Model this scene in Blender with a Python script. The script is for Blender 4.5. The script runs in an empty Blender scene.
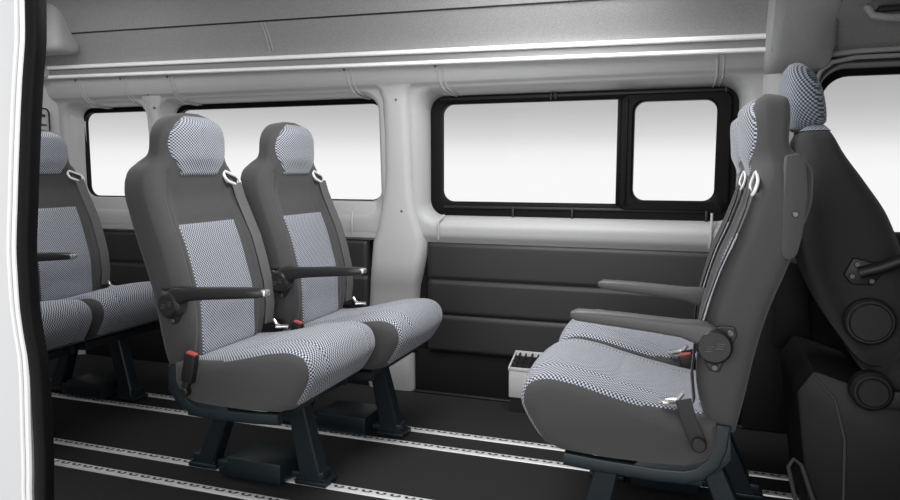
import bpy, bmesh, math
from mathutils import Vector, Matrix
S = bpy.context.scene
COL = S.collection
PI = math.pi

# ------------------------------------------------------------------ materials
def new_mat(name):
    m = bpy.data.materials.new(name); m.use_nodes = True
    nt = m.node_tree; b = nt.nodes['Principled BSDF']
    return m, nt, b

def mat(name, col, rough=0.6, metal=0.0, noise=0.0, nscale=60, bump=0.0, spec=0.5, sheen=0.0):
    m, nt, b = new_mat(name)
    b.inputs['Base Color'].default_value = (*col, 1)
    b.inputs['Roughness'].default_value = rough
    b.inputs['Metallic'].default_value = metal
    b.inputs['Specular IOR Level'].default_value = spec
    if sheen: b.inputs['Sheen Weight'].default_value = sheen
    if noise or bump:
        tc = nt.nodes.new('ShaderNodeTexCoord'); n = nt.nodes.new('ShaderNodeTexNoise')
        n.inputs['Scale'].default_value = nscale; n.inputs['Detail'].default_value = 4
        nt.links.new(tc.outputs['Object'], n.inputs['Vector'])
        if noise:
            r = nt.nodes.new('ShaderNodeMapRange')
            r.inputs['From Min'].default_value = .3; r.inputs['From Max'].default_value = .7
            r.inputs['To Min'].default_value = 1 - noise; r.inputs['To Max'].default_value = 1 + noise
            nt.links.new(n.outputs['Fac'], r.inputs['Value'])
            v = nt.nodes.new('ShaderNodeVectorMath'); v.operation = 'SCALE'
            v.inputs[0].default_value = col
            nt.links.new(r.outputs['Result'], v.inputs['Scale'])
            nt.links.new(v.outputs['Vector'], b.inputs['Base Color'])
        if bump:
            bp = nt.nodes.new('ShaderNodeBump'); bp.inputs['Strength'].default_value = bump
            bp.inputs['Distance'].default_value = .002
            nt.links.new(n.outputs['Fac'], bp.inputs['Height'])
            nt.links.new(bp.outputs['Normal'], b.inputs['Normal'])
    return m

def weave_mat(name, dark, light, period, thr=0.0, soft=0.35, wave=0.0):
    """diagonal checked weave, in the metre-scaled UVs of the fabric panels"""
    m, nt, b = new_mat(name); L = nt.links
    uv = nt.nodes.new('ShaderNodeUVMap'); uv.uv_map = 'UVMap'
    sp = nt.nodes.new('ShaderNodeSeparateXYZ'); L.new(uv.outputs['UV'], sp.inputs[0])
    def mth(op, a, c=None):
        n = nt.nodes.new('ShaderNodeMath'); n.operation = op
        for i, x in enumerate((a, c)):
            if x is None: continue
            if isinstance(x, (int, float)): n.inputs[i].default_value = x
            else: L.new(x, n.inputs[i])
        return n.outputs[0]
    k = 2 * PI / period
    s = mth('MULTIPLY', mth('ADD', sp.outputs[0], sp.outputs[1]), k)
    ku = 2 * PI / period
    su = mth('SINE', mth('MULTIPLY', sp.outputs[0], ku)); sv = mth('SINE', mth('MULTIPLY', sp.outputs[1], ku))
    p = mth('ADD', mth('MULTIPLY', su, sv), mth('MULTIPLY', mth('SINE', s), .32))
    r = nt.nodes.new('ShaderNodeMapRange'); r.interpolation_type = 'SMOOTHSTEP'
    L.new(p, r.inputs['Value'])
    r.inputs['From Min'].default_value = thr - soft; r.inputs['From Max'].default_value = thr + soft
    mx = nt.nodes.new('ShaderNodeMix'); mx.data_type = 'RGBA'
    L.new(r.outputs['Result'], mx.inputs['Factor'])
    mx.inputs['A'].default_value = (*dark, 1); mx.inputs['B'].default_value = (*light, 1)
    L.new(mx.outputs['Result'], b.inputs['Base Color'])
    b.inputs['Roughness'].default_value = .75; b.inputs['Sheen Weight'].default_value = .25
    bp = nt.nodes.new('ShaderNodeBump'); bp.inputs['Strength'].default_value = .3; bp.inputs['Distance'].default_value = .001
    L.new(p, bp.inputs['Height']); L.new(bp.outputs['Normal'], b.inputs['Normal'])
    return m

def glass_mat(name):
    m = bpy.data.materials.new(name); m.use_nodes = True; nt = m.node_tree
    nt.nodes.remove(nt.nodes['Principled BSDF']); out = nt.nodes['Material Output']
    t = nt.nodes.new('ShaderNodeBsdfTransparent'); t.inputs[0].default_value = (.97, .97, .97, 1)
    g = nt.nodes.new('ShaderNodeBsdfGlossy'); g.inputs['Roughness'].default_value = .02
    f = nt.nodes.new('ShaderNodeFresnel'); f.inputs['IOR'].default_value = 1.08
    mx = nt.nodes.new('ShaderNodeMixShader')
    nt.links.new(f.outputs[0], mx.inputs[0]); nt.links.new(t.outputs[0], mx.inputs[1]); nt.links.new(g.outputs[0], mx.inputs[2])
    nt.links.new(mx.outputs[0], out.inputs['Surface'])
    return m

M = {
 'trim': mat('trim_grey_plastic', (.40, .40, .40), .5, noise=.06, nscale=300, bump=.08),
 'trim_light': mat('pillar_plastic', (.44, .44, .44), .42, noise=.04, nscale=300, bump=.06),
 'strip': mat('bright_strip', (.85, .85, .85), .3),
 'channel': mat('rail_channel', (.19, .19, .19), .5),
 'liner': mat('felt_liner', (.30, .30, .302), .95, noise=.18, nscale=260, bump=.5),
 'bow': mat('bow_trim', (.36, .36, .36), .7, noise=.06, nscale=200, bump=.1),
 'quilt': mat('charcoal_vinyl', (.020, .020, .021), .5, noise=.12, nscale=400, bump=.15),
 'carpet': mat('black_carpet', (.025, .025, .0255), .95, noise=.7, nscale=420, bump=.8, spec=.15),
 'dark_carpet': mat('dark_side_carpet', (.012, .012, .012), .95, noise=.6, nscale=300, bump=.8, spec=.15),
 'black': mat('black_plastic', (.008, .008, .008), .5, noise=.1, nscale=200),
 'gasket': mat('black_rubber', (.003, .003, .003), .55, spec=.12),
 'alu': mat('rail_aluminium', (.80, .80, .80), .38, metal=.25, noise=.05, nscale=150),
 'slot': mat('rail_slot', (.03, .03, .03), .7),
 'cloth': mat('charcoal_seat_cloth', (.056, .056, .057), .8, noise=.13, nscale=500, bump=.25, spec=.3, sheen=.15),
 'cloth_dk': mat('dark_seat_cloth', (.029, .029, .030), .85, noise=.18, nscale=400, bump=.25, spec=.3, sheen=.12),
 'weave': weave_mat('blue_grey_weave', (.012, .014, .022), (.47, .49, .56), .0105, thr=.08),
 'weave_big': weave_mat('blue_grey_big_weave', (.03, .036, .06), (.36, .39, .46), .012, thr=.1),
 'steel': mat('blue_black_steel', (.010, .017, .022), .42, noise=.1, nscale=80),
 'arm': mat('armrest_plastic', (.014, .014, .014), .36, noise=.08, nscale=500),
 'arm_grey': mat('armrest_grey', (.07, .07, .07), .5, noise=.08, nscale=500),
 'chrome': mat('bright_metal', (.8, .8, .8), .22, metal=.8),
 'white': mat('white_plastic', (.82, .82, .82), .4),
 'belt': mat('belt_webbing', (.10, .10, .10), .6, noise=.12, nscale=600),
 'red': mat('red_button', (.50, .09, .07), .5),
 'body': mat('van_paint', (.62, .63, .64), .28, metal=.1),
 'heater': mat('heater_shell', (.55, .55, .55), .5, noise=.05, nscale=200),
 'screw': mat('screw_metal', (.12, .12, .12), .35, metal=.6),
 'cabdk': mat('cab_dark_plastic', (.009, .009, .009), .6, noise=.12, nscale=300, bump=.15),
 'seam': mat('seam_thread', (.02, .02, .02), .8),
 'glass': glass_mat('window_glass'),
}

# ------------------------------------------------------------------ helpers
def link(name, me, m=None, parent=None):
    o = bpy.data.objects.new(name, me); COL.objects.link(o)
    if m is not None: me.materials.append(m)
    if parent is not None: o.parent = parent
    return o

def obj(name, bm, m, parent=None, smooth=True, ang=35):
    bmesh.ops.recalc_face_normals(bm, faces=bm.faces[:])
    me = bpy.data.meshes.new(name); bm.to_mesh(me); bm.free()
    if smooth:
        for p in me.polygons: p.use_smooth = True
        me.set_sharp_from_angle(angle=math.radians(ang))
    return link(name, me, m, parent)

def struct(name, bm, m, **k):
    o = obj(name, bm, m, **k)
    if o.parent is None: o['kind'] = 'structure'
    return o

def empty(name, label=None, cat=None, group=None, loc=(0, 0, 0), rz=0, kind=None):
    o = bpy.data.objects.new(name, None); COL.objects.link(o); o.empty_display_size = .05
    o.location = loc; o.rotation_euler = (0, 0, rz)
    tag(o, label, cat, group, kind); return o

def tag(o, label=None, cat=None, group=None, kind=None):
    if label: o['label'] = label
    if cat: o['category'] = cat
    if group: o['group'] = group
    if kind: o['kind'] = kind
    return o

def NB(): return bmesh.new()

def box(bm, a, b, bev=0.0, seg=2, mtx=None):
    g = bmesh.ops.create_cube(bm, size=1)
    c = [(a[i] + b[i]) / 2 for i in range(3)]; s = [abs(b[i] - a[i]) for i in range(3)]
    for v in g['verts']: v.co = Vector([c[i] + v.co[i] * s[i] for i in range(3)])
    vs = set(g['verts'])
    if bev:
        es = [e for e in bm.edges if e.verts[0] in vs and e.verts[1] in vs]
        r = bmesh.ops.bevel(bm, geom=es, offset=bev, segments=seg, affect='EDGES', profile=.5)
        vs = set(r['verts']) | {v for v in vs if v.is_valid}
        vs |= {v for f in r['faces'] for v in f.verts}
    if mtx is not None:
        for v in vs: v.co = mtx @ v.co
    return bm

def loft(bm, rings, cap=True, closed=True):
    """rings of equal point count -> skin"""
    V = [[bm.verts.new(p) for p in r] for r in rings]
    n = len(V[0])
    for i in range(len(V) - 1):
        for j in range(n if closed else n - 1):
            k = (j + 1) % n
            try: bm.faces.new((V[i][j], V[i][k], V[i + 1][k], V[i + 1][j]))
            except ValueError: pass
    if cap and closed:
        bm.faces.new(V[0]); bm.faces.new(V[-1])
    return V

def tube(bm, pts, r, n=10, flat=None, upv=None):
    """swept round (or flat=(w,h)) section along a path"""
    pts = [Vector(p) for p in pts]; rings = []
    prev = None
    for i, p in enumerate(pts):
        a = pts[max(i - 1, 0)]; b = pts[min(i + 1, len(pts) - 1)]
        t = (b - a).normalized()
        if upv is not None: s = t.cross(Vector(upv))
        elif prev is None: s = t.cross(Vector((0, 0, 1))) if abs(t.z) < .9 else t.cross(Vector((0, 1, 0)))
        else: s = prev - t * prev.dot(t)
        s.normalize(); prev = s; u = s.cross(t).normalized()
        rr = r[i] if isinstance(r, (list, tuple)) else r
        ring = []
        if flat:
            w, h = flat; q = 3
            for k in range(16):
                th = 2 * PI * k / 16; c, d = math.cos(th), math.sin(th)
                ring.append(p + s * (w / 2 * math.copysign(abs(c) ** .35, c)) + u * (h / 2 * math.copysign(abs(d) ** .35, d)))
        else:
            for k in range(n):
                th = 2 * PI * k / n; ring.append(p + s * (rr * math.cos(th)) + u * (rr * math.sin(th)))
        rings.append(ring)
    loft(bm, rings); return bm

def cyl(bm, c, axis, r, h, n=28, bev=.0):
    """cylinder centred at c along axis, bevelled rims"""
    A = Vector(axis).normalized(); s = A.orthogonal().normalized(); u = A.cross(s)
    c = Vector(c); b = bev; rings = []
    for (d, rr) in ((-h / 2, r - b), (-h / 2 + b, r), (h / 2 - b, r), (h / 2, r - b)):
        rings.append([c + A * d + s * rr * math.cos(2 * PI * k / n) + u * rr * math.sin(2 * PI * k / n) for k in range(n)])
    loft(bm, rings); return bm

def prism(bm, poly, ax, a, b, bev=0.0):
    """extrude a 2-D polygon; ax='y': poly is (x,z), 'x': (y,z), 'z': (x,y)"""
    def P(p, d):
        return {'y': (p[0], d, p[1]), 'x': (d, p[0], p[1]), 'z': (p[0], p[1], d)}[ax]
    A = [bm.verts.new(P(p, a)) for p in poly]; B = [bm.verts.new(P(p, b)) for p in poly]
    fs = [bm.faces.new(A), bm.faces.new(B)]
    n = len(poly)
    for i in range(n): fs.append(bm.faces.new((A[i], A[(i + 1) % n], B[(i + 1) % n], B[i])))
    if bev:
        es = list({e for f in fs for e in f.edges})
        bmesh.ops.recalc_face_normals(bm, faces=fs)
        bmesh.ops.bevel(bm, geom=es, offset=bev, segments=2, affect='EDGES', profile=.5)
    return bm

def rrect(x0, x1, z0, z1, r, n=10):
    """rounded rectangle, 4*n points counter-clockwise from the lower-right corner"""
    if not isinstance(r, (list, tuple)): r = (r,) * 4
    P = []
    for q, (cx, cz, a0, rr) in enumerate(((x1, z0, -PI / 2, r[0]), (x1, z1, 0, r[1]), (x0, z1, PI / 2, r[2]), (x0, z0, PI, r[3]))):
        ccx = cx - rr if cx == x1 else cx + rr; ccz = cz + rr if cz == z0 else cz - rr
        for k in range(n):
            a = a0 + PI / 2 * k / (n - 1)
            P.append((ccx + rr * math.cos(a), ccz + rr * math.sin(a)))
    return P

def cr(tab, x):
    """smooth interpolation through a table of (x, value)"""
    if x <= tab[0][0]: return tab[0][1]
    if x >= tab[-1][0]: return tab[-1][1]
    for i in range(len(tab) - 1):
        if tab[i][0] <= x <= tab[i + 1][0]: break
    x0, y0 = tab[i]; x1, y1 = tab[i + 1]; h = x1 - x0; t = (x - x0) / h
    def sl(k):
        if k <= 0 or k >= len(tab) - 1: return 0 if len(tab) < 3 else ((tab[1][1] - tab[0][1]) / (tab[1][0] - tab[0][0]) if k <= 0 else (tab[-1][1] - tab[-2][1]) / (tab[-1][0] - tab[-2][0]))
        a = (tab[k][1] - tab[k - 1][1]) / (tab[k][0] - tab[k - 1][0]); b = (tab[k + 1][1] - tab[k][1]) / (tab[k + 1][0] - tab[k][0])
        return 0 if a * b <= 0 else 2 * a * b / (a + b)
    m0, m1 = sl(i) * h, sl(i + 1) * h
    return (2*t**3 - 3*t*t + 1) * y0 + (t**3 - 2*t*t + t) * m0 + (-2*t**3 + 3*t*t) * y1 + (t**3 - t*t) * m1

def copy_tree(o, parent=None):
    c = o.copy(); COL.objects.link(c)
    if parent is not None: c.parent = parent
    for ch in list(o.children): copy_tree(ch, c)
    return c

def smooth(a, b, x):
    t = min(1, max(0, (x - a) / (b - a))); return t * t * (3 - 2 * t)

# ------------------------------------------------------------------ passenger seat
# local frame: x forward, y to the sitter's left, z up, origin on the floor below the backrest
W_T = [(.42, .198), (.46, .212), (.55, .222), (.80, .228), (.93, .228), (.99, .222), (1.03, .202), (1.055, .174), (1.075, .160), (1.10, .156), (1.13, .152), (1.155, .142), (1.18, .120), (1.2, .086), (1.212, .035)]
R_T = [(.42, -.012), (.50, -.028), (.60, -.045), (.70, -.068), (.81, -.105), (.90, -.132), (.97, -.148), (1.02, -.148), (1.055, -.132), (1.078, -.104), (1.10, -.098), (1.17, -.100), (1.195, -.096), (1.206, -.082), (1.212, -.055)]
F_T = [(.42, .045), (.46, .074), (.55, .092), (.62, .089), (.72, .072), (.80, .050), (.87, .022), (.94, -.002), (1.0, -.020), (1.05, -.030), (1.10, -.028), (1.16, -.024), (1.19, -.028), (1.212, -.045)]
def bulge(s, z):
    """relief of the front face: hollow between the bolsters, crowned head pad"""
    low = smooth(.44, .55, z) * (1 - smooth(.93, 1.03, z))
    hollow = -.030 * low * (1 - smooth(.50, .86, abs(s)))
    head = .030 * smooth(1.0, 1.08, z) * (1 - smooth(1.17, 1.212, z)) * (1 - abs(s) ** 2.2)
    mid = .012 * math.exp(-((z - .60) / .09) ** 2) * (1 - s * s)
    return hollow + head + mid
def front(v, z, off=0.0):
    w, r, f = cr(W_T, z), cr(R_T, z), cr(F_T, z)
    s = max(-.9999, min(.9999, v / w)); c, h = (r + f) / 2, (f - r) / 2
    return c + h * (1 - abs(s) ** 4) ** .25 + bulge(s, z) + off
def groove(v, z):
    g = 0
    if z < 1.03: g += .0065 * math.exp(-((abs(v) - (.162 - .02 * smooth(.9, 1.03, z))) / .006) ** 2)
    if abs(v) < .16: g += .005 * math.exp(-((z - .868) / .005) ** 2) + .005 * math.exp(-((z - 1.012) / .006) ** 2) * (abs(v) < .11)
    return g

def patch(bm, fn, uvfn, nu, nv, off=.004):
    """a thin fabric panel laid on a surface, edges tucked in"""
    uvl = bm.loops.layers.uv.new('UVMap'); G = []
    for i in range(nu + 1):
        row = []
        for j in range(nv + 1):
            edge = i in (0, nu) or j in (0, nv)
            row.append((bm.verts.new(fn(i / nu, j / nv, -.003 if edge else off)), uvfn(i / nu, j / nv)))
        G.append(row)
    for i in range(nu):
        for j in range(nv):
            q = (G[i][j], G[i + 1][j], G[i + 1][j + 1], G[i][j + 1])
            f = bm.faces.new([x[0] for x in q])
            for lp, x in zip(f.loops, q): lp[uvl].uv = x[1]

# cushion: side outline (x,z), counter-clockwise from lower rear
CUSH_TOP = [(.035, .452), (.10, .455), (.20, .464), (.29, .483), (.37, .503), (.43, .510), (.468, .502), (.49, .478), (.494, .450), (.482, .415), (.460, .375), (.440, .347)]
def sample(poly, n):
    P = [Vector((p[0], p[1])) for p in poly]
    L = [0]
    for a, b in zip(P, P[1:]): L.append(L[-1] + (b - a).length)
    X = [(l, p.x) for l, p in zip(L, P)]; Z = [(l, p.y) for l, p in zip(L, P)]
    return [(L[-1] * i / n, cr(X, L[-1] * i / n), cr(Z, L[-1] * i / n)) for i in range(n + 1)]
CT = sample(CUSH_TOP, 40)
def cush_pt(k, s, off=0.0):
    """k: 0..1 along top and front; s: -1..1 across"""
    f = k * 40; i = min(39, int(f)); t = f - i
    x = CT[i][1] * (1 - t) + CT[i + 1][1] * t; z = CT[i][2] * (1 - t) + CT[i + 1][2] * t
    j = max(0, i - 1); e = min(40, i + 2)
    d = Vector((CT[e][1] - CT[j][1], CT[e][2] - CT[j][2])).normalized(); n = Vector((-d.y, d.x))
    if n.y < 0 and k < .5: n = -n
    crown = .022 * smooth(.05, .35, k) * (1 - smooth(.80, 1, k)) * (1 - abs(s) ** 2.5)
    edge = -.020 * smooth(.90, 1.0, abs(s)) ** 2
    seam = -.004 * math.exp(-((abs(s) - .60) / .022) ** 2) - .0045 * math.exp(-((k - .40) / .010) ** 2) * (abs(s) < .6)
    o = crown + edge + off + (seam if off > 0 else 0)
    return Vector((x + n.x * o, 0, z + n.y * o))
HWC = .228
def build_seat(arm_side):
    root = empty('passenger_seat')
    # --- backrest shell
    bm = NB(); rings = []; NC = 64
    zs = [.42 + .012 * i for i in range(49)] + [1.008 + .008 * i for i in range(1, 20)] + [1.168, 1.176, 1.183, 1.190, 1.196, 1.201, 1.205, 1.208, 1.210, 1.2115]
    zs = sorted(set(round(z, 4) for z in zs))
    for z in zs:
        w, r, f = cr(W_T, z), cr(R_T, z), cr(F_T, z); c, h = (r + f) / 2, (f - r) / 2
        ring = []
        for i in range(NC):
            s = math.sin(PI * (-.5 + (i + .5) / NC)); s = .35 * s + .65 * (-1 + 2 * (i + .5) / NC) if abs(s) < .98 else s
            ring.append((front(w * s, z) - groove(w * s, z), w * s, z))
        for i in range(28):
            s = math.sin(PI * (.5 - (i + .5) / 28))
            q = (1 - abs(s) ** 5) ** .2
            ring.append((c - h * q, w * s, z))
        rings.append(ring)
    loft(bm, rings)
    back = obj('backrest', bm, M['cloth'], root, ang=60)
    # head pad: rounded top, tapering towards its lower edge
    def hw(z): return cr([(1.012, .086), (1.03, .098), (1.08, .134), (1.11, .141), (1.135, .136), (1.16, .121), (1.185, .092), (1.203, .048)], z)
    def hf(a, b, off):
        z = 1.012 + .191 * b; v = (2 * a - 1) * hw(z); return (front(v, z, off), v, z)
    bm = NB(); patch(bm, hf, lambda a, b: ((2 * a - 1) * hw(1.012 + .191 * b), .21 * b), 30, 34)
    obj('headrest_panel', bm, M['weave'], back, ang=80)
    # lumbar panel
    def lf(a, b, off):
        z = .45 + .412 * b; v = (2 * a - 1) * .142; return (front(v, z, off), v, z)
    bm = NB(); patch(bm, lf, lambda a, b: ((2 * a - 1) * .142, .412 * b), 26, 44)
    obj('back_panel', bm, M['weave'], back, ang=80)
    # --- belt guide on the left shoulder
    bm = NB()
    gx, gy, gz = front(.165, .996) - .001, .170, 1.000
    P = []
    for (a, b) in rrect(-.044, .044, -.017, .017, .0165, 6):
        P.append(Vector((gx - b * .35 + .004, gy + a, gz + b - a * .30 )))
    P.append(P[0])
    tube(bm, P, .0052 if arm_side < 0 else .0036, 8)
    gd = obj('belt_guide', bm, M['white'], back)
    bm = NB(); box(bm, (-.004, -.036, -.012), (.002, .036, .012), .002, mtx=Matrix.Translation((gx - .002, gy, gz)) @ Matrix.Rotation(-.28, 4, 'X')); obj('guide_slot', bm, M['black'], gd)
    # --- cushion
    bm = NB(); rings = []
    for i in range(33):
        s = -1 + 2 * i / 32; s = math.copysign(abs(s) ** .75, s)
        ring = [cush_pt(k / 40, s) for k in range(41)]
        ring += [Vector((.40, 0, .336)), Vector((.30, 0, .330)), Vector((.18, 0, .330)), Vector((.10, 0, .334)), Vector((.055, 0, .352)), Vector((.035, 0, .39))]
        cen = Vector((.27, 0, .41)); q = 1 - .05 * smooth(.93, 1, abs(s)) ** 2
        rings.append([Vector((cen.x + (p.x - cen.x) * q, s * HWC, cen.z + (p.z - cen.z) * q)) for p in ring])
    loft(bm, rings)
    cu = obj('cushion', bm, M['cloth'], root, ang=50)
    arc = CT[-1][0]
    def cf(a, b, off):
        s = (2 * a - 1) * (.93 - .12 * (1 - smooth(.0, .3, b))); p = cush_pt(.03 + .955 * b, s, off if off > 0 else -.002); return (p.x, s * HWC, p.z)
    bm = NB(); patch(bm, cf, lambda a, b: ((2 * a - 1) * .93 * HWC, arc * b), 40, 60)
    obj('cushion_panel', bm, M['weave'], cu, ang=80)
    # --- armrest
    ay = -.234 if arm_side < 0 else .234
    ar = bpy.data.objects.new('armrest', None)
    bm = NB()
    px, pz = .048, .634
    prof = [(.035, .640, .026), (.05, .648, .032), (.065, .655, .032), (.085, .662, .027), (.12, .668, .020), (.18, .673, .018), (.25, .678, .017), (.32, .682, .015), (.36, .684, .013), (.374, .684, .007)]
    rings = []
    for (x, z, h) in prof:
        ring = []
        for k in range(20):
            th = 2 * PI * k / 20; c, d = math.cos(th), math.sin(th)
            wd = .024 if x > .08 else .020
            if x > .37: wd = .016
            ring.append((x, ay + wd * math.copysign(abs(c) ** .55, c), z + h * math.copysign(abs(d) ** .55, d)))
        rings.append(ring)
    loft(bm, rings)
    ar = obj('armrest', bm, M['arm'] if arm_side < 0 else M['arm_grey'], root, ang=50)
    bm = NB(); cyl(bm, (px, ay, pz), (0, 1, 0), .040, .046, 36, .006)
    o_s = -1
    cyl(bm, (px, ay + o_s * .024, pz), (0, 1, 0), .033, .006, 32, .002)
    hub = obj('pivot_hub', bm, M['arm'], ar)
    bm = NB(); oy = ay + (-.0275 if arm_side < 0 else .0245); sx = 1 if arm_side < 0 else -1
    for (cx, cz, st) in ((-.011, -.004, 1), (.012, .004, -1)):   # small raised emblem: two mirrored stacks of three bars
        for q in range(3):
            w_ = .009 if q != 1 else .007; sh = sx * (cx + (q - 1) * .0015)
            box(bm, (px + sh - w_, oy - .001, pz + cz + (q - 1) * .0055 - .001), (px + sh + w_ * .8, oy + .001, pz + cz + (q - 1) * .0055 + .001))
    obj('emblem', bm, M['arm_grey'], hub, smooth=False)
    if arm_side < 0:
        bm = NB(); box(bm, (.362, ay - .015, .677), (.381, ay + .015, .695), .005); obj('tilt_button', bm, M['chrome'], ar)
    bm = NB()
    sg = math.copysign(1, ay)
    prism(bm, [(px - .012, pz - .064), (px + .008, pz - .060), (px + .030, pz - .02), (px + .02, pz + .035), (px - .02, pz + .046), (px - .042, pz + .044), (px - .048, pz + .026)], 'y', sg * .216, sg * .233, .003)
    obj('mounting_plate', bm, M['arm'], ar, smooth=False)
    for (dx, dz) in ((-.034, .030), (-.003, -.052)):
        bm = NB(); cyl(bm, (px + dx, sg * .233, pz + dz), (0, 1, 0), .008, .010, 14, .002)
        obj('screw', bm, M['screw'], ar)
    # --- side frame
    bm = NB()
    for y in (-.205, .205):
        tube(bm, [(.02, y, .44), (.026, y, .385), (.04, y, .345), (.068, y, .315), (.10, y, .303), (.16, y, .300), (.30, y, .304), (.39, y, .310)], .01, flat=(.034, .024), upv=(0, 1, 0))
    box(bm, (.06, -.205, .282), (.10, .205, .312), .004); box(bm, (.33, -.205, .288), (.37, .205, .318), .004)
    prism(bm, [(.005, .44), (.0, .36), (.03, .32), (.12, .30), (.24, .30), (.20, .335), (.10, .355), (.06, .44)], 'y', -.214, -.203, .002)
    prism(bm, [(.005, .44), (.0, .36), (.03, .32), (.12, .30), (.24, .30), (.20, .335), (.10, .355), (.06, .44)], 'y', .203, .214, .002)
    obj('side_frame', bm, M['steel'], root, ang=40)
    # --- legs
    for (x0, x1, wid) in ((.045, -.075, .062), (.285, .350, .070)):
        bm = NB(); y0 = .055; rings = []
        for k in range(5):
            t = k / 4; x = x0 + (x1 - x0) * t; z = .30 - .29 * t; w = wid * (.86 + .30 * t); d = .052 + .012 * t
            rings.append([(x + w / 2 * a, y0 + d / 2 * b, z) for a, b in ((-1, -.8), (-.85, -1), (.85, -1), (1, -.8), (1, .8), (.85, 1), (-.85, 1), (-1, .8))])
        loft(bm, rings)
        lg = obj('leg', bm, M['steel'], root, ang=30)
        bm = NB(); xs = x1
        box(bm, (xs - .055, y0 - .042, .004), (xs + .060, y0 + .042, .020), .004)
        box(bm, (xs - .045, y0 - .030, .018), (xs + .045, y0 + .030, .050), .006)
        for bx_ in (-.042, .045):
            for by_ in (-.030, .030): cyl(bm, (xs + bx_, y0 + by_, .024), (0, 0, 1), .007, .008, 10, .001)
        obj('foot_plate', bm, M['steel'], lg, ang=30)
    bm = NB()
    box(bm, (-.06, .040, .012), (.345, .070, .034), .003)
    obj('floor_bar', bm, M['steel'], root)
    bm = NB()
    box(bm, (.06, -.03, .010), (.27, .14, .082), .008); box(bm, (.02, -.02, .012), (.14, .05, .060), .006)
    obj('foot_box', bm, M['steel'], root, ang=30)
    # --- belt: webbing from the guide down behind the cushion, tongue on the seat
    bm = NB()
    P = [(front(.17, z) + .010, .182 + .022 * min(1, (.985 - z) / .15), z) for z in (.985, .94, .88, .80, .72, .64, .56, .49)]
    tube(bm, P, .01, flat=(.003, .046), upv=(.1, 1, .1))
    bl = obj('seat_belt', bm, M['belt'], root)
    bm = NB()
    box(bm, (-.014, -.016, -.004), (.032, .016, .004), .003, mtx=Matrix.Translation((.135, .196, .482)) @ Matrix.Rotation(.5, 4, 'Z'))
    tube(bm, [(.110, .200, .505), (.120, .198, .490), (.135, .196, .484), (.165, .205, .478)], .0055, 8)
    obj('tongue', bm, M['chrome'], bl)
    # --- buckle stalk on the right
    bm = NB(); mt = Matrix.Translation((.105, -.238, .450)) @ Matrix.Rotation(.22, 4, 'Y')
    box(bm, (-.019, -.012, -.05), (.022, .012, .040), .006, mtx=mt)
    tube(bm, [(.095, -.238, .41), (.085, -.238, .375)], .012, 10)
    cyl(bm, (.083, -.236, .370), (0, 1, 0), .016, .03, 16, .003)
    bk = obj('buckle', bm, M['black'], root, ang=35)
    bm = NB(); box(bm, (-.015, -.009, .036), (.018, .009, .045), .003, mtx=mt)
    obj('release_button', bm, M['red'], bk)
    # --- lower belt anchor on the left
    bm = NB()
    tube(bm, [(.110, .236, .500), (.098, .240, .455), (.075, .238, .405)], .01, flat=(.036, .008), upv=(0, 1, 0))
    cyl(bm, (.072, .240, .400), (0, 1, 0), .017, .03, 16, .003)
    an = obj('belt_anchor', bm, M['black'], root)
    return root

g = 'two-seat rows of passenger seats with woven inserts'
YN, YF = 1.925, 2.410
sB = build_seat(-1)
sB.location = (-1.52, YN, 0)
tag(sB, 'grey passenger seat in the middle row nearest the camera, red buckle in full view', 'seat', g)
o = copy_tree(sB); o.location = (-1.455, YF, 0)
tag(o, 'grey passenger seat in the middle row, second one, beside the broad window pillar', 'seat', g)
o = copy_tree(sB); o.location = (-2.75, YF, 0)
tag(o, 'passenger seat in the rear row, its headrest and backrest showing by the corner', 'seat', g)
o = copy_tree(sB); o.location = (-2.75, YN, 0)
tag(o, 'passenger seat cut off at the left, only its cushion showing past the door seal', 'seat', g)
sC = build_seat(1)
sC.location = (.09, YN, 0); sC.rotation_euler.z = PI
tag(sC, 'passenger seat facing left, nearer of the right-hand pair, broad grey side turned to the camera', 'seat', g)
o = copy_tree(sC); o.location = (.09, YF, 0)
tag(o, 'passenger seat facing left, farther of the right-hand pair, mostly hidden behind its neighbour', 'seat', g)
# side moulding on the outer rear edge of the nearest backrest
bm = NB()
prism(bm, [(-.080, 1.062), (-.107, 1.066), (-.119, 1.047), (-.127, .977), (-.121, .891), (-.113, .848), (-.100, .834), (-.086, .838), (-.080, .857), (-.080, .912), (-.080, .976)], 'y', .190, .236, .007)
mo = obj('side_moulding', bm, M['cloth'], sC)
bm = NB(); cyl(bm, (-.104, .238, .935), (0, 1, 0), .006, .01, 12, .001); obj('screw', bm, M['screw'], mo)

# ------------------------------------------------------------------ cab seat
cab = empty('driver_seat', 'high-backed cab seat with separate woven headrest, at the right beside the cab door window', 'seat', None, (.435, 2.36, 0))
bm = NB(); rings = []
CW = [(.50, .19), (.56, .235), (.70, .25), (.90, .25), (1.0, .240), (1.08, .205), (1.13, .16), (1.155, .10), (1.165, .04)]
CR = [(.50, .0), (.57, -.05), (.66, -.105), (.78, -.155), (.9, -.178), (1.0, -.185), (1.10, -.182), (1.15, -.165), (1.165, -.14)]
CF = [(.50, .08), (.58, .135), (.70, .125), (.80, .095), (.91, .05), (1.0, -.01), (1.08, -.065), (1.13, -.09), (1.165, -.115)]
for i in range(41):
    z = .50 + .665 * i / 40
    w, r, f = cr(CW, z), cr(CR, z), cr(CF, z); c, h = (r + f) / 2, (f - r) / 2
    rings.append([(c + h * math.copysign(abs(math.sin(t)) ** .6, math.sin(t)), w * math.copysign(abs(math.cos(t)) ** .6, math.cos(t)), z) for t in [2 * PI * k / 48 for k in range(48)]])
loft(bm, rings); cbk = obj('backrest', bm, M['cloth_dk'], cab, ang=60)
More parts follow.
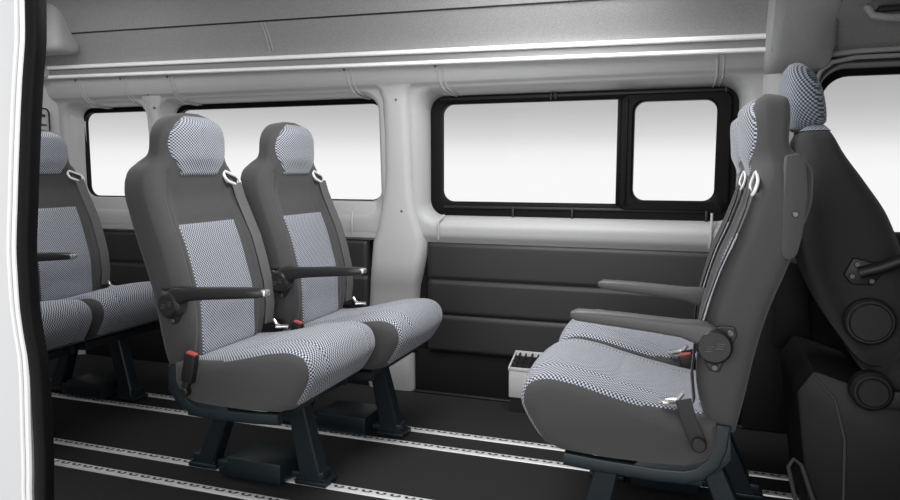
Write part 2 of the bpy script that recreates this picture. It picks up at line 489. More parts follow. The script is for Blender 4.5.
# headrest with two posts
bm = NB(); rings = []; uvp = []
HW = [(1.145, .085), (1.17, .115), (1.22, .130), (1.28, .122), (1.315, .10), (1.335, .06), (1.342, .02)]
HR = [(1.145, -.185), (1.17, -.205), (1.24, -.222), (1.30, -.222), (1.335, -.205), (1.342, -.19)]
HF = [(1.145, -.13), (1.17, -.10), (1.24, -.110), (1.30, -.135), (1.335, -.17), (1.342, -.18)]
for i in range(26):
    z = 1.145 + .197 * i / 25
    w, r, f = cr(HW, z), cr(HR, z), cr(HF, z); c, h = (r + f) / 2, (f - r) / 2
    rings.append([(c + h * math.copysign(abs(math.sin(t)) ** .7, math.sin(t)), w * math.copysign(abs(math.cos(t)) ** .7, math.cos(t)), z) for t in [2 * PI * k / 40 for k in range(40)]])
loft(bm, rings)
uvl = bm.loops.layers.uv.new('UVMap')
for f_ in bm.faces:
    n = f_.normal
    for lp in f_.loops:
        c = lp.vert.co; lp[uvl].uv = (c.x - c.y, c.z)
hr = obj('headrest', bm, M['weave_big'], cab, ang=60)
bm = NB()
bm.free()
for y in (-.05, .05):
    bm = NB(); tube(bm, [(-.125, y, 1.10), (-.150, y, 1.19)], .007, 10); obj('headrest_post', bm, M['chrome'], hr)
bm = NB()   # woven band at the top of the back
rings = []
for z in (1.140, 1.148, 1.156, 1.164, 1.170, 1.174):
    w, r, f = cr(CW, z) + .004, cr(CR, z) - .004, cr(CF, z) + .004; c, h = (r + f) / 2, (f - r) / 2
    rings.append([(c + h * math.copysign(abs(math.sin(t)) ** .6, math.sin(t)), w * math.copysign(abs(math.cos(t)) ** .6, math.cos(t)), z) for t in [2 * PI * k / 40 for k in range(40)]])
loft(bm, rings)
uvl = bm.loops.layers.uv.new('UVMap')
for f_ in bm.faces:
    for lp in f_.loops: c = lp.vert.co; lp[uvl].uv = (c.x - c.y, c.z)
obj('top_band', bm, M['weave_big'], cbk, ang=60)
bm = NB()   # cushion
for zz in (0,):
    rings = []
    for i in range(15):
        t = i / 14; x = .03 + .50 * t; hh = .075 * (1 - abs(2 * t - 1) ** 6) ** .3 + .004
        rings.append([(x, .24 * math.copysign(abs(math.cos(a)) ** .4, math.cos(a)), .46 + .03 * t + hh * math.copysign(abs(math.sin(a)) ** .6, math.sin(a))) for a in [2 * PI * k / 32 for k in range(32)]])
    loft(bm, rings)
obj('cushion', bm, M['cloth_dk'], cab, ang=60)
bm = NB(); cyl(bm, (-.003, -.256, .633), (0, 1, 0), .062, .03, 32, .006); cyl(bm, (-.003, -.273, .633), (0, 1, 0), .050, .012, 32, .003)
rc = obj('recliner_cover', bm, M['cabdk'], cab)
bm = NB()
cyl(bm, (.01, -.262, .45), (0, 1, 0), .052, .05, 28, .008); cyl(bm, (.01, -.290, .45), (0, 1, 0), .038, .02, 28, .004)
box(bm, (.04, -.275, .405), (.32, -.245, .455), .008)
obj('height_knob', bm, M['cabdk'], cab)
bm = NB()   # folded armrest bracket on the side of the back
prism(bm, [(-.070, .755), (-.050, .73), (.0, .73), (.018, .76), (.0, .79), (-.05, .80)], 'y', -.262, -.240, .004)
tube(bm, [(-.035, -.268, .762), (.01, -.275, .778), (.08, -.278, .81)], .016, 12)
br = obj('armrest_bracket', bm, M['black'], cab, ang=35)
for (x, z) in ((-.052, .753), (-.006, .742), (-.042, .785)):
    bm = NB(); cyl(bm, (x, -.268, z), (0, 1, 0), .007, .01, 12, .001); obj('screw', bm, M['screw'], br)
bm = NB()   # pedestal: tall moulded box with sloping rear shoulder
prism(bm, [(-.11, .0), (-.165, .42), (-.125, .485), (.02, .44), (.10, .40), (.50, .38), (.52, .0)], 'y', -.24, .22, .012)
ped = obj('pedestal', bm, M['cabdk'], cab, ang=30)
bm = NB(); tube(bm, [(-.125, -.243, .470), (-.07, -.244, .41), (-.04, -.245, .30), (-.03, -.245, .02)], .004, 8)
obj('edge_bead', bm, M['arm_grey'], ped)

# ------------------------------------------------------------------ far side wall
def YW(z):    # inner face of the far wall
    return cr([(0, 3.02), (.70, 3.00), (.74, 2.975), (.80, 2.97), (1.0, 2.965), (1.34, 2.937), (1.385, 2.925), (1.402, 2.905), (1.41, 2.897), (1.478, 2.865), (1.54, 2.845)], z)
def tilt(x, z): return z - .0135 * (x + 1.3) * smooth(1.40, 1.50, z)
def WP(x, z, off=0): return (x, YW(z) - off, tilt(x, z))
wall = NB()
def grid(bm, x0, x1, z0, z1, nx, nz):
    V = [[bm.verts.new(WP(x0 + (x1 - x0) * i / nx, z0 + (z1 - z0) * j / nz)) for j in range(nz + 1)] for i in range(nx + 1)]
    for i in range(nx):
        for j in range(nz): bm.faces.new((V[i][j], V[i + 1][j], V[i + 1][j + 1], V[i][j + 1]))
def cell(bm, x0, x1, z0, z1, outer, r_o, inner, r_i, yin):
    """wall cell with a soft funnel down to a window opening; outer/inner = (x0,x1,z0,z1)"""
    n = 10
    out = rrect(*outer, r_o, n); inn = rrect(*inner, r_i, n)
    edge = []
    cs = ((x1, z0), (x1, z1), (x0, z1), (x0, z0))
    for q in range(4):
        for k in range(n):
            px, pz = out[q * n + k]; cx, cz = cs[q]; t = k / (n - 1)
            # project each corner fan onto the two sides of the cell
            horiz_first = q in (0, 2)
            if t < .5:
                a = (px + (cx - px) * (t * 2), cz) if q in (0, 2) else (cx, pz + (cz - pz) * (t * 2))
            else:
                a = (cx, cz + (pz - cz) * ((t - .5) * 2)) if q in (0, 2) else (cx + (px - cx) * ((t - .5) * 2), cz)
            edge.append(a)
    rings = []
    for m in range(7):
        f = m / 6
        rings.append([WP(e[0] + (p[0] - e[0]) * f, e[1] + (p[1] - e[1]) * f) for e, p in zip(edge, out)])
    for m in range(1, 11):
        f = m / 10; lat = 1 - math.cos(f * PI / 2) ; dep = math.sin(f * PI / 2)
        lat = f ** 1.6; dep = 1 - (1 - f) ** 1.7
        ring = []
        for p, q in zip(out, inn):
            y0 = YW(p[1]); z = p[1] + (q[1] - p[1]) * dep
            ring.append((p[0] + (q[0] - p[0]) * dep, y0 + (yin - y0) * lat, tilt(q[0], z) if False else z))
        rings.append(ring)
    loft(bm, rings, cap=False)
YG = 3.05
XL, XR = -3.34, .235
# columns of the wall: [XL | window 1 | pillar | window 2 | broad pillar | window 3 | XR]
ZC0, ZC1 = .705, 1.405
cell(wall, XL, -2.62, ZC0, ZC1, (-3.235, -2.665, .80, 1.385), .09, (-3.20, -2.69, .885, 1.362), .07, YG)
cell(wall, -2.62, -1.30, ZC0, ZC1, (-2.60, -1.365, .80, 1.385), .09, (-2.578, -1.400, .885, 1.362), .07, YG)
cell(wall, -1.30, XR, ZC0, ZC1, (-1.215, .185, .775, 1.392), .10, (-1.165, .130, .825, 1.358), .07, YG)
grid(wall, XL, XR, 1.405, 1.545, 40, 12)
wl = struct('wall_far', wall, M['trim'], ang=50)
# lower wall carcass behind the padded panels
bm = NB(); box(bm, (XL, 3.04, 0), (XR, 3.08, .705)); o = struct('wall_far', bm, M['dark_carpet'])
# vertical sill ledge in the two left windows: flat panels under the glass
bm = NB()
for (a, b) in ((-3.19, -2.70), (-2.54, -1.41)):
    box(bm, (a, 2.975, .715), (b, 3.03, .885), .006)
struct('trim_1', bm, M['trim'])
# bright lower trim under the black frame of the right window
bm = NB()
tube(bm, [(-1.10, 2.962, .765), (.06, 2.962, .765)], .01, flat=(.09, .020), upv=(0, 0, 1))
# outer frames, glass
def ring_frame(bm, o, ro, i, ri, ya, yb):
    A = rrect(*o, ro, 8); B = rrect(*i, ri, 8)
    r = [[(p[0], yb, p[1]) for p in A], [(p[0], ya + .004, p[1]) for p in A], [(A_[0] * .9 + B_[0] * .1, ya, A_[1] * .9 + B_[1] * .1) for A_, B_ in zip(A, B)],
         [(A_[0] * .15 + B_[0] * .85, ya, A_[1] * .15 + B_[1] * .85) for A_, B_ in zip(A, B)], [(p[0], ya + .006, p[1]) for p in B], [(p[0], yb, p[1]) for p in B]]
    V = loft(bm, r, cap=False)
    n = len(V[0])
    for j in range(n): bm.faces.new((V[-1][j], V[-1][(j + 1) % n], V[0][(j + 1) % n], V[0][j]))
def window(n, o, ro, i, ri, extra=None, glass_rects=None):
    w = empty('window_%d' % n, kind='structure', loc=((o[0] + o[1]) / 2, YG, o[2]))
    inv = Matrix.Translation(w.location).inverted()
    def part(name, bm, m, **k):
        bmesh.ops.transform(bm, matrix=inv, verts=bm.verts[:]); return obj(name, bm, m, w, **k)
    bm = NB(); ring_frame(bm, o, ro, i, ri, YG - .004, YG + .03)
    part('window_frame', bm, M['gasket'], ang=30)
    bm = NB(); box(bm, (o[0] + .01, YG + .034, o[2] + .01), (o[1] - .01, YG + .038, o[3] - .01))
    part('pane', bm, M['glass'], smooth=False)
    return w, part
window(1, (-3.26, -2.63, .84, 1.40), .08, (-3.197, -2.693, .890, 1.338), .055)
window(2, (-2.63, -1.35, .84, 1.40), .08, (-2.575, -1.403, .890, 1.338), .065)
w3, part3 = window(3, (-1.21, .18, .78, 1.40), .085, (-1.113, .075, .888, 1.322), .050)
# sliding pane of the right-hand window, with mullion and tracks
bm = NB(); ring_frame(bm, (-.322, .105, .865, 1.338), .03, (-.268, .050, .905, 1.308), .045, YG - .022, YG + .02); part3('sliding_frame', bm, M['gasket'], ang=30)
bm = NB(); box(bm, (-.300, YG - .03, .885), (-.292, YG - .02, 1.32), .002); box(bm, (-.336, YG - .012, .885), (-.322, YG + .02, 1.325), .002); part3('mullion', bm, M['gasket'])
bm = NB()
box(bm, (-1.12, YG - .012, 1.338), (.09, YG + .01, 1.352), .003); box(bm, (-1.10, YG - .014, .858), (.08, YG + .01, .870), .003)
for x in (-.78, -.52, .02): box(bm, (x, YG - .020, .815), (x + .01, YG, .868), .002)
for x in (-.62, -.60, .075): box(bm, (x, YG - .020, 1.33), (x + .01, YG, 1.372), .002)
part3('slide_track', bm, M['black'])

# trim joint ridges and screws
def ridge(name, x, dx=.025, lo=1.365):
    bm = NB()
    def path(x, off):
        P = [WP(x, 1.474 - .006 * k, off) for k in range(12)]
        for k in range(7):
            f = k / 6; z0 = 1.387; P.append((x + dx * (f ** 1.0), YW(z0) + (YG - .012 - YW(z0)) * f ** 1.6 - off, z0 + (1.358 - z0) * (1 - (1 - f) ** 1.7) - off * .6))
        return P
    P = path(x, .001)
    tube(bm, P, .0045, 8); tube(bm, path(x + .022, .001), .003, 8)
    o = tag(obj(name, bm, M['trim']), None, None, None, 'structure')
for i, x in enumerate((-3.035, -2.745, -2.457, -1.495, -1.066, .042)): ridge('trim_%d' % (i + 2), x, .03 if i < 5 else -.012)
bm = NB()
for (x, z) in ((-.1, 0),): pass
for (x, z) in ((-2.60, 1.34), (-1.28, 1.337), (-1.27, .845), (-3.045, 1.468), (-2.755, 1.468), (-2.467, 1.468), (-1.505, 1.468), (-1.076, 1.468)):
    p = WP(x, z, .018 if z < 1.4 else .002); cyl(bm, p, (0, 1, 0), .006, .008, 12, .001)
struct('trim_9', bm, M['screw'])
bm = NB()
for x in (-1.53, -1.10, .045):
    tube(bm, [(x, 2.985, .86) if x != -1.10 else (x + .02, 2.99, .83), WP(x, .80, .004), WP(x, .76, .006), WP(x - .005, .72, .006)], .005, 8)
struct('trim_10', bm, M['trim_light'])

# broad pillar cover between windows 2 and 3, to the floor
bm = NB(); rings = []
for (z, a, b, y) in ((0.0, -1.475, -1.235, 2.985), (.06, -1.475, -1.235, 2.975), (.22, -1.47, -1.235, 2.965), (.235, -1.47, -1.235, 2.972), (.50, -1.45, -1.21, 2.965), (.515, -1.445, -1.205, 2.955), (.62, -1.435, -1.18, 2.952), (.70, -1.425, -1.165, 2.95), (.76, -1.40, -1.18, 2.948), (.84, -1.385, -1.205, 2.948), (.93, -1.367, -1.216, 2.946), (1.0, -1.360, -1.219, 2.945), (1.2, -1.355, -1.222, 2.932), (1.34, -1.355, -1.225, 2.917), (1.385, -1.372, -1.208, 2.910), (1.404, -1.40, -1.18, 2.900)):
    rings.append([(a, 3.03, z), (a + .004, y + .02, z), (a + .018, y + .005, z), (a + .04, y, z), (b - .04, y, z), (b - .018, y + .005, z), (b - .004, y + .02, z), (b, 3.03, z)])
loft(bm, rings)
struct('trim_11', bm, M['trim_light'], ang=40)
# slim pillar between windows 1 and 2
bm = NB(); rings = []
for (z, a, b, y) in ((.70, -2.70, -2.54, 2.968), (.80, -2.68, -2.56, 2.960), (1.0, -2.655, -2.585, 2.955), (1.25, -2.65, -2.59, 2.935), (1.34, -2.655, -2.58, 2.922), (1.40, -2.69, -2.54, 2.910)):
    rings.append([(a, 3.03, z), (a + .006, y + .01, z), (a + .02, y, z), (b - .02, y, z), (b - .006, y + .01, z), (b, 3.03, z)])
loft(bm, rings); struct('trim_12', bm, M['trim_light'], ang=40)

# horizontal strips above the windows
strip = empty('trim_13', kind='structure', loc=(-1.55, 2.84, 1.5))
inv = Matrix.Translation((1.55, -2.84, -1.5))
for nm, za, zb, y, m_ in (('channel', 1.478, 1.536, 2.845, 'channel'), ('light_strip', 1.472, 1.488, 2.832, 'strip'), ('light_strip', 1.517, 1.535, 2.828, 'strip')):
    bm = NB(); rings = []
    for i in range(21):
        x = -3.30 + 3.515 * i / 20; d = -.0135 * (x + 1.3)
        rings.append([(x, y + .05, za + d), (x, y + .004, za + d), (x, y, za + .004 + d), (x, y, zb - .004 + d), (x, y + .004, zb + d), (x, y + .05, zb + d)])
    loft(bm, rings); bmesh.ops.transform(bm, matrix=inv, verts=bm.verts[:]); obj(nm, bm, M[m_], strip)
# felt liner above, then the roof
bm = NB(); rings = []
LN = [(2.850, 1.530), (2.835, 1.56), (2.80, 1.61), (2.752, 1.672)]
for i in range(21):
    x = -3.34 + 3.60 * i / 20; d = -.0135 * (x + 1.3)
    rings.append([(x, y, z + d) for y, z in LN])
loft(bm, rings, cap=False, closed=False); struct('wall_liner', bm, M['liner'], ang=60)
bm = NB(); rings = []
for i in range(21):
    x = -3.45 + 3.75 * i / 20; d = -.0135 * (x + 1.3)
    rings.append([(x, y, z + d) for y, z in ((2.756, 1.667), (2.745, 1.680), (2.70, 1.76), (2.62, 1.83), (2.5, 1.87), (2.1, 1.89), (1.6, 1.87), (1.35, 1.80), (1.16, 1.62))])
loft(bm, rings, cap=False, closed=False); struct('ceiling', bm, M['liner'], ang=60)
bm = NB()
tube(bm, [(-1.86, 2.836, 1.56), (-1.855, 2.803, 1.613), (-1.85, 2.756, 1.675)], .0035, 6)
tube(bm, [(-1.845, 2.836, 1.56), (-1.84, 2.803, 1.613), (-1.835, 2.756, 1.675)], .0025, 6)
struct('trim_14', bm, M['trim'])
bm = NB(); tube(bm, [(x, 2.752, 1.672 - .0135 * (x + 1.3)) for x in (-2.93, -2.2, -1.4, -.6, .2)], .004, 6); struct('trim_27', bm, M['cabdk'])

# padded charcoal panels below the windows, three quilted bands each
def quilt(name, x0, x1, z0, z1, seams, label):
    bm = NB(); rings = []
    nz = 60
    for j in range(nz + 1):
        z = z0 + (z1 - z0) * j / nz
        e = min(z - z0, z1 - z); y = 2.985 + .02 * (1 - smooth(0, .02, e))
        for s in seams: y += .012 * math.exp(-((z - s) / .007) ** 2)
        pts = [(x0, 3.016, z), (x0 + .002, y + .014, z), (x0 + .012, y + .003, z), (x0 + .03, y, z)]
        pts += [(x0 + .03 + (x1 - x0 - .06) * k / 8, y, z) for k in range(1, 8)]
        pts += [(x1 - .03, y, z), (x1 - .012, y + .003, z), (x1 - .002, y + .014, z), (x1, 3.016, z)]
        rings.append(pts)
    loft(bm, rings); o = obj(name, bm, M['quilt'], ang=60)
    tag(o, label, 'wall panel')
quilt('padded_panel', -1.165, .215, .195, .712, (.375, .535), 'charcoal padded wall panel with two stitched seams under the black-framed sliding window')
quilt('padded_panel', -2.48, -1.46, .195, .712, (.375, .535), 'charcoal padded wall panel behind the middle row, under the long plain window')
quilt('padded_panel', -3.30, -2.52, .195, .712, (.375, .535), 'charcoal padded wall panel in the rear corner under the smallest window')
bm = NB(); box(bm, (-1.23, 3.003, .0), (.22, 3.02, .20), .003); box(bm, (-3.34, 3.003, 0), (-1.47, 3.02, .20), .003)
struct('baseboard_far', bm, M['dark_carpet'])
bm = NB(); tube(bm, [(-1.23, 2.985, .006), (.22, 2.985, .006)], .008, 8); struct('trim_15', bm, M['black'])

# rear corner, rear wall
bm = NB(); rings = []
for (z, y, x) in ((0, 2.95, -3.345), (.7, 2.945, -3.345), (1.0, 2.94, -3.34), (1.30, 2.915, -3.335), (1.40, 2.89, -3.33), (1.56, 2.85, -3.32)):
    rings.append([(-3.50, 2.30, z), (x, 2.30, z), (x + .005, 2.70, z), (x + .02, y - .08, z), (x + .045, y - .02, z), (x + .08, y + .03, z), (x + .13, y + .065, z), (x + .14, 3.06, z), (-3.50, 3.06, z)])
loft(bm, rings); struct('wall_rear', bm, M['trim_light'], ang=50)
bm = NB(); box(bm, (-3.52, 1.15, 0), (-3.44, 3.06, 1.9)); struct('wall_rear', bm, M['trim'])
# padded block where roof, rear and side meet
blk = empty('trim_16', kind='structure', loc=(-3.3, 2.75, 1.6))
inv = Matrix.Translation((3.3, -2.75, -1.6))
bm = NB(); box(bm, (-3.46, 2.66, 1.60), (-2.93, 2.82, 1.86), .04, 4)
bmesh.ops.transform(bm, matrix=inv, verts=bm.verts[:]); obj('corner_block', bm, M['bow'], blk, ang=50)
bm = NB(); box(bm, (-3.45, 2.79, 1.50), (-3.19, 2.85, 1.565), .008); cyl(bm, (-3.22, 2.788, 1.545), (0, 1, 0), .008, .01, 12, .001); cyl(bm, (-3.27, 2.788, 1.53), (0, 1, 0), .008, .01, 12, .001)
bmesh.ops.transform(bm, matrix=inv, verts=bm.verts[:]); obj('end_bracket', bm, M['bow'], blk, ang=50)
# belt anchor plate on the rear corner trim
ap = empty('belt_anchor_plate', 'pale plastic belt anchor plate on the rear corner trim, above the leftmost headrest', 'belt anchor', None, (-3.30, 2.60, 1.25))
bm = NB(); ring = rrect(-.055, .055, -.055, .075, .025, 6); prism(bm, ring, 'x', -.012, .0, .003)
for v in bm.verts: pass
obj('plate', bm, M['trim_light'], ap)
bm = NB(); P = [(.003, a, b) for a, b in rrect(-.055, .055, -.055, .075, .025, 6)]; P.append(P[0]); tube(bm, P, .004, 8); obj('rim', bm, M['black'], ap)
bm = NB(); box(bm, (-.002, -.03, .03), (.006, .03, .045), .002); obj('slot', bm, M['black'], ap)
bm = NB(); box(bm, (-.002, -.02, -.015), (.006, .035, -.006), .002); obj('slot', bm, M['black'], ap)
ap.location = (-3.262, 2.83, 1.275)

# ------------------------------------------------------------------ floor and seat rails
bm = NB(); box(bm, (-3.5, 1.14, -.05), (1.7, 3.06, 0)); struct('floor', bm, M['carpet'], smooth=False)
def rail(y, x0, x1, label):
    r = empty('seat_rail', label, 'floor rail', 'perforated aluminium seat rails let into the floor', ((x0 + x1) / 2, y, 0))
    bm = NB(); L = (x1 - x0) / 2; rings = []
    for x in (-L, L):
        rings.append([(x, -.019, .0005), (x, -.017, .0045), (x, -.012, .0055), (x, .012, .0055), (x, .017, .0045), (x, .019, .0005)])
    loft(bm, rings); obj('track', bm, M['alu'], r, ang=20)
    bm = NB(); n = int(2 * L / .025)
    for i in range(n):
        x = -L + .012 + i * .025
        c = [bm.verts.new((x + .0062 * math.cos(a), .0062 * math.sin(a) + .002, .0061)) for a in [2 * PI * k / 10 for k in range(10)]]
        bm.faces.new(c)
        if i % 2 == 0: bm.faces.new([bm.verts.new((x + .007 * k_, .0025 * q_ - .004, .0060)) for k_, q_ in ((0, -1), (3.4, -1), (3.4, 1), (0, 1))])
    obj('slot_row', bm, M['slot'], r, smooth=False)
rail(2.530, -3.30, .60, 'perforated pale metal floor rail nearest the far wall')
rail(2.385, -3.30, .60, 'perforated pale metal floor rail, second from the far wall')
rail(1.965, -3.30, .60, 'perforated pale metal floor rail, third from the far wall')
rail(1.815, -3.30, .60, 'perforated pale metal floor rail nearest the camera')

# ------------------------------------------------------------------ heater by the wall
ht = empty('floor_heater', 'pale floor heater box with black grille top, by the wall beside the right seats', 'heater', None, (-.618, 2.925, 0))
bm = NB(); box(bm, (-.125, -.065, .065), (.16, .065, .185), .006); obj('housing', bm, M['heater'], ht, ang=30)
bm = NB(); box(bm, (-.118, -.058, 0), (.15, .058, .067)); obj('plinth', bm, M['black'], ht)
bm = NB()
box(bm, (-.127, -.067, .183), (.162, -.058, .198), .003); box(bm, (-.127, .055, .183), (.162, .067, .240), .003)
prism(bm, [(-.067, .183), (-.067, .196), (.067, .240), (.067, .183)], 'x', -.127, -.120, .001); prism(bm, [(-.067, .183), (-.067, .196), (.067, .240), (.067, .183)], 'x', .155, .162, .001)
obj('grille_frame', bm, M['heater'], ht)
bm = NB()
for i in range(10):
    x = -.120 + .0275 * (i + .5)
    prism(bm, [(-.060, .185), (-.060, .196), (.056, .234), (.056, .185)], 'x', x, x + (.004 if i % 2 else .007))
box(bm, (-.12, -.006, .19), (.155, .0, .2155)); box(bm, (-.12, -.034, .19), (.155, -.029, .206)); box(bm, (-.12, .024, .19), (.155, .029, .225))
obj('grille_bars', bm, M['cabdk'], ht, smooth=False)

# ------------------------------------------------------------------ cab bulkhead pillar, cab wall and roof
bm = NB(); rings = []
for (z, y) in ((.72, 2.98), (1.0, 2.955), (1.38, 2.90)):
    rings.append([(.20, 3.06, z), (.205, y + .02, z), (.222, y, z), (.262, y - .008, z), (.280, y + .012, z), (.300, y + .010, z), (.33, y, z), (.37, y + .01, z), (.385, 3.06, z)])
loft(bm, rings); struct('trim_17', bm, M['trim_light'], ang=40)
bm = NB(); box(bm, (.19, 2.97, 0), (.385, 3.06, .72), .01); struct('trim_26', bm, M['cabdk'])
bm = NB()   # roof bow running across the van
BP = [(2.99, 1.365), (2.93, 1.375), (2.86, 1.40), (2.80, 1.44), (2.70, 1.60), (2.55, 1.76), (2.3, 1.80), (1.6, 1.82), (1.3, 1.70), (1.16, 1.5)]
BO = [(3.06, 1.365), (3.06, 1.50), (3.0, 1.6), (2.95, 1.70), (2.85, 1.80), (2.70, 1.90), (2.4, 1.93), (1.5, 1.93), (1.2, 1.90), (1.10, 1.6)]
rings = []
for (a, b) in zip(BP, BO):
    rings.append([(.195, b[0], b[1]), (.200, a[0] + .02, a[1] + .012), (.215, a[0], a[1]), (.25, a[0] - .004, a[1] - .006), (.34, a[0], a[1]), (.40, a[0] + .01, a[1] + .006), (.42, a[0] + .03, a[1] + .02), (.42, b[0], b[1])])
loft(bm, rings); struct('trim_18', bm, M['bow'], ang=45)
bm = NB(); cyl(bm, (.222, 2.80, 1.455), (1, 0, 0), .009, .012, 14, .002); struct('trim_19', bm, M['black'])
# cab side wall with door window
bm = NB()
def CWP(x, z): return (x, 3.0 - .10 * smooth(.9, 1.42, z), z)
_WP = WP
WP = lambda x, z, off=0: (x, 3.0 - .08 * smooth(.9, 1.42, z) - off, z)
_YW = YW
YW = lambda z: 3.0 - .08 * smooth(.9, 1.42, z)
cell(bm, .37, 1.40, .70, 1.425, (.388, 1.32, .78, 1.412), .10, (.398, 1.30, .80, 1.40), .09, 3.035)
struct('door_1', bm, M['cabdk'], ang=50)
bm = NB(); box(bm, (.40, 3.06, 1.40), (1.70, 3.09, 1.70)); box(bm, (-3.5, 3.065, 1.38), (.42, 3.09, 1.95)); struct('wall_outer', bm, M['cabdk'])
bm = NB(); box(bm, (.37, 3.0, 0), (1.70, 3.06, .705), .004); struct('wall_cab', bm, M['cabdk'])
bm = NB(); box(bm, (1.40, 3.0, .70), (1.70, 3.06, 1.45), .004); struct('wall_cab', bm, M['cabdk'])
WP = _WP; YW = _YW
wc = empty('window_4', kind='structure', loc=(.9, 3.03, .8)); inv = Matrix.Translation((-.9, -3.03, -.8))
bm = NB(); ring_frame(bm, (.385, 1.34, .77, 1.415), .10, (.415, 1.29, .80, 1.377), .09, 3.025, 3.05)
bmesh.ops.transform(bm, matrix=inv, verts=bm.verts[:]); obj('window_frame', bm, M['gasket'], wc, ang=30)
bm = NB(); box(bm, (.39, 3.052, .78), (1.33, 3.056, 1.41)); bmesh.ops.transform(bm, matrix=inv, verts=bm.verts[:]); obj('pane', bm, M['glass'], wc, smooth=False)
bm = NB()   # cab seal highlight trim around the door
tube(bm, [(.383, 2.965, .80), (.379, 2.965, 1.0), (.376, 2.945, 1.2), (.376, 2.925, 1.33), (.392, 2.915, 1.385), (.43, 2.91, 1.415), (.50, 2.905, 1.427), (1.4, 2.905, 1.43)], .008, 10)
struct('trim_20', bm, M['bow'])
bm = NB(); rings = []   # cab headliner
for i in range(13):
    x = .41 + 1.29 * i / 12
    e = smooth(.41, .55, x)
    rings.append([(x, 3.05, 1.455 - .01 * e), (x, 2.93, 1.445), (x, 2.895, 1.45), (x, 2.86, 1.475), (x, 2.80, 1.53), (x, 2.65, 1.585), (x, 2.3, 1.61), (x, 1.5, 1.61), (x, 1.2, 1.5), (x, 1.15, 1.4)])
loft(bm, rings, cap=False, closed=False); struct('ceiling', bm, M['liner'], ang=60)
bm = NB(); tube(bm, [(.42, 2.90, 1.44), (.52, 2.895, 1.447), (.9, 2.893, 1.45), (1.5, 2.893, 1.45)], .010, 10); struct('trim_21', bm, M['trim'])
vz = empty('roof_grab_handle', 'dark moulded grab handle recess on the cab headliner, top right above the door window', 'handle', None, (.56, 2.72, 1.545))
bm = NB(); tube(bm, [(-.07, 0, .02), (-.05, -.005, -.012), (0, -.01, -.024), (.22, -.01, -.024)], .012, 10); obj('grip', bm, M['bow'], vz)
bm = NB(); box(bm, (-.04, -.03, -.006), (.24, .03, .012), .006); obj('recess', bm, M['cabdk'], vz)
# lower B-pillar cover beside the cab seat
bm = NB(); prism(bm, [(.262, .40), (.40, .39), (.385, .45), (.355, .70), (.262, .72)], 'y', 2.72, 2.95, .008); struct('trim_22', bm, M['cabdk'], ang=30)
# front end of the cab, closing the van
bm = NB(); box(bm, (1.66, 1.15, 0), (1.72, 3.06, 1.6)); box(bm, (1.40, 1.15, .55), (1.66, 3.0, .95), .04, 4); struct('wall_front', bm, M['cabdk'])
# belt stalk with webbing loop beside the right seats
bs = empty('cab_belt_stalk', 'dark curved belt loop on the floor between the right seats and the cab seat', 'seat belt', None, (.27, 2.10, 0))
bm = NB(); tube(bm, [(.10, 0, .0), (.075, 0, .07), (.045, 0, .15), (.02, 0, .22), (.0, 0, .235), (-.012, 0, .21), (.01, 0, .12), (.03, 0, .0)], .006, 8); obj('webbing_loop', bm, M['arm_grey'], bs)
bm = NB(); box(bm, (.0, -.02, 0), (.13, .02, .012), .003); obj('base', bm, M['black'], bs)

# ------------------------------------------------------------------ near side: body shell around the open sliding door
EDGE = [(2.0, -1.277), (1.319, -1.307), (1.218, -1.324), (1.135, -1.337), (0.966, -1.36), (0.834, -1.375), (0.745, -1.376), (0.679, -1.371), (0.612, -1.359), (0.521, -1.352), (0.429, -1.35), (0.358, -1.353), (0.289, -1.359), (-0.05, -1.359)]
YB = 1.15
bm = NB()   # seal
P = []
Lz = [2.0 - .02 * i for i in range(103)]
tabE = [(z, x) for z, x in reversed(EDGE)]
def ex(z): return cr(tabE, z)
tube(bm, [(ex(z) - .014 - .012 * (1 - smooth(.4, .7, z)), YB, z) for z in Lz if z >= -.05], .01, flat=(.034, .030), upv=(0, 1, 0))
struct('trim_23', bm, M['gasket'], ang=50)
bm = NB()
def ex2(z): return ex(z) - .034 - .022 * (1 - smooth(.4, .7, z))
tube(bm, [(ex2(z), YB - .012, z) for z in Lz if z >= -.05], .007, 8)
tube(bm, [(ex2(z) - .018, YB - .012, z) for z in Lz if z >= -.05], .005, 8)
struct('trim_24', bm, M['white'])
bm = NB(); rings = []
for z in [v for v in Lz if v >= -.05]:
    rings.append([(-3.5, YB + .02, z), (ex2(z) - .005, YB + .02, z), (ex2(z) - .005, YB - .003, z), (ex2(z) - .05, YB - .010, z), (-3.5, YB - .03, z)])
loft(bm, rings); struct('wall_near', bm, M['body'], ang=40)
bm = NB(); box(bm, (-1.4, YB - .03, 1.72), (.62, YB + .03, 2.0), .01); box(bm, (.55, YB - .03, 0), (1.72, YB + .03, 2.0), .01); struct('wall_near', bm, M['body'])
bm = NB(); box(bm, (-1.5, YB - .06, -.06), (.7, YB + .0, -.002), .01); struct('trim_25', bm, M['black'])

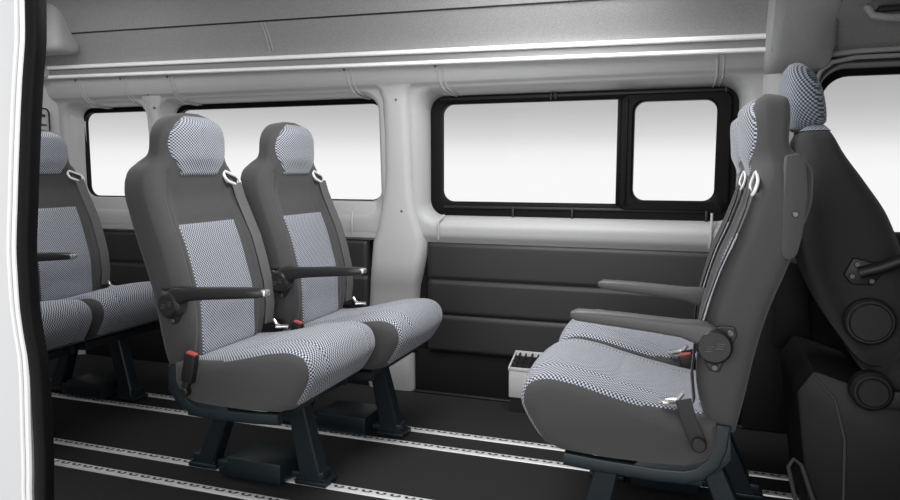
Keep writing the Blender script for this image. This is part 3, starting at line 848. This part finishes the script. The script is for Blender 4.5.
# ------------------------------------------------------------------ world and lights
w = bpy.data.worlds.new('World'); S.world = w; w.use_nodes = True; nt = w.node_tree; L = nt.links
bg = nt.nodes['Background']
tc = nt.nodes.new('ShaderNodeTexCoord'); sp = nt.nodes.new('ShaderNodeSeparateXYZ'); L.new(tc.outputs['Generated'], sp.inputs[0])
rp = nt.nodes.new('ShaderNodeValToRGB'); mr = nt.nodes.new('ShaderNodeMapRange')
mr.inputs['From Min'].default_value = -.15; mr.inputs['From Max'].default_value = .15
L.new(sp.outputs[2], mr.inputs['Value']); L.new(mr.outputs['Result'], rp.inputs['Fac']); L.new(rp.outputs['Color'], bg.inputs['Color'])
el = rp.color_ramp.elements
el[0].position = 0; el[0].color = (1, 1, 1, 1)
el[1].position = 1; el[1].color = (.40, .40, .40, 1)
for p, c in ((.50, 1.0), (.58, .93), (.66, .72), (.76, .55), (.86, .46)):
    e = el.new(p); e.color = (c, c, c, 1)
bg.inputs['Strength'].default_value = 1.0

def area(name, loc, target, sx, sy, power, spread=None):
    l = bpy.data.lights.new(name, 'AREA'); l.shape = 'RECTANGLE'; l.size = sx; l.size_y = sy; l.energy = power
    if spread: l.spread = spread
    o = bpy.data.objects.new(name, l); COL.objects.link(o); o.location = loc
    o.rotation_euler = (Vector(target) - Vector(loc)).to_track_quat('-Z', 'Y').to_euler(); return o
area('door_softbox', (-.6, -1.6, 1.9), (-.6, 2.4, .9), 3.2, 1.6, 62)
area('overhead_fill', (-.7, 2.0, 1.80), (-1.0, 2.1, 0), 2.0, .6, 42)  # added fill under the roof, out of view; no real fitting
area('rear_overhead_fill', (-2.7, 2.0, 1.80), (-2.75, 2.15, 0), 1.0, .6, 10)  # second unseen overhead light, added to brighten the dark rear end
area('rear_fill', (-1.9, 1.45, 1.5), (-3.2, 2.9, 1.1), .5, .5, 2)
area('side_fill', (1.2, -.8, 1.4), (-1.6, 2.4, .8), 1.2, 1.2, 10)

# ------------------------------------------------------------------ camera
cam = bpy.data.cameras.new('Camera'); co = bpy.data.objects.new('Camera', cam); COL.objects.link(co)
cam.sensor_width = 36; cam.lens = 710 / 900 * 36; cam.clip_start = .02
co.location = (0, 0, 1.03)
yaw = math.atan(250 / 710); pitch = math.atan(80 / 710)
co.rotation_euler = (PI / 2 - pitch, 0, yaw)
S.camera = co
S.view_settings.view_transform = 'Standard'; S.view_settings.look = 'None'
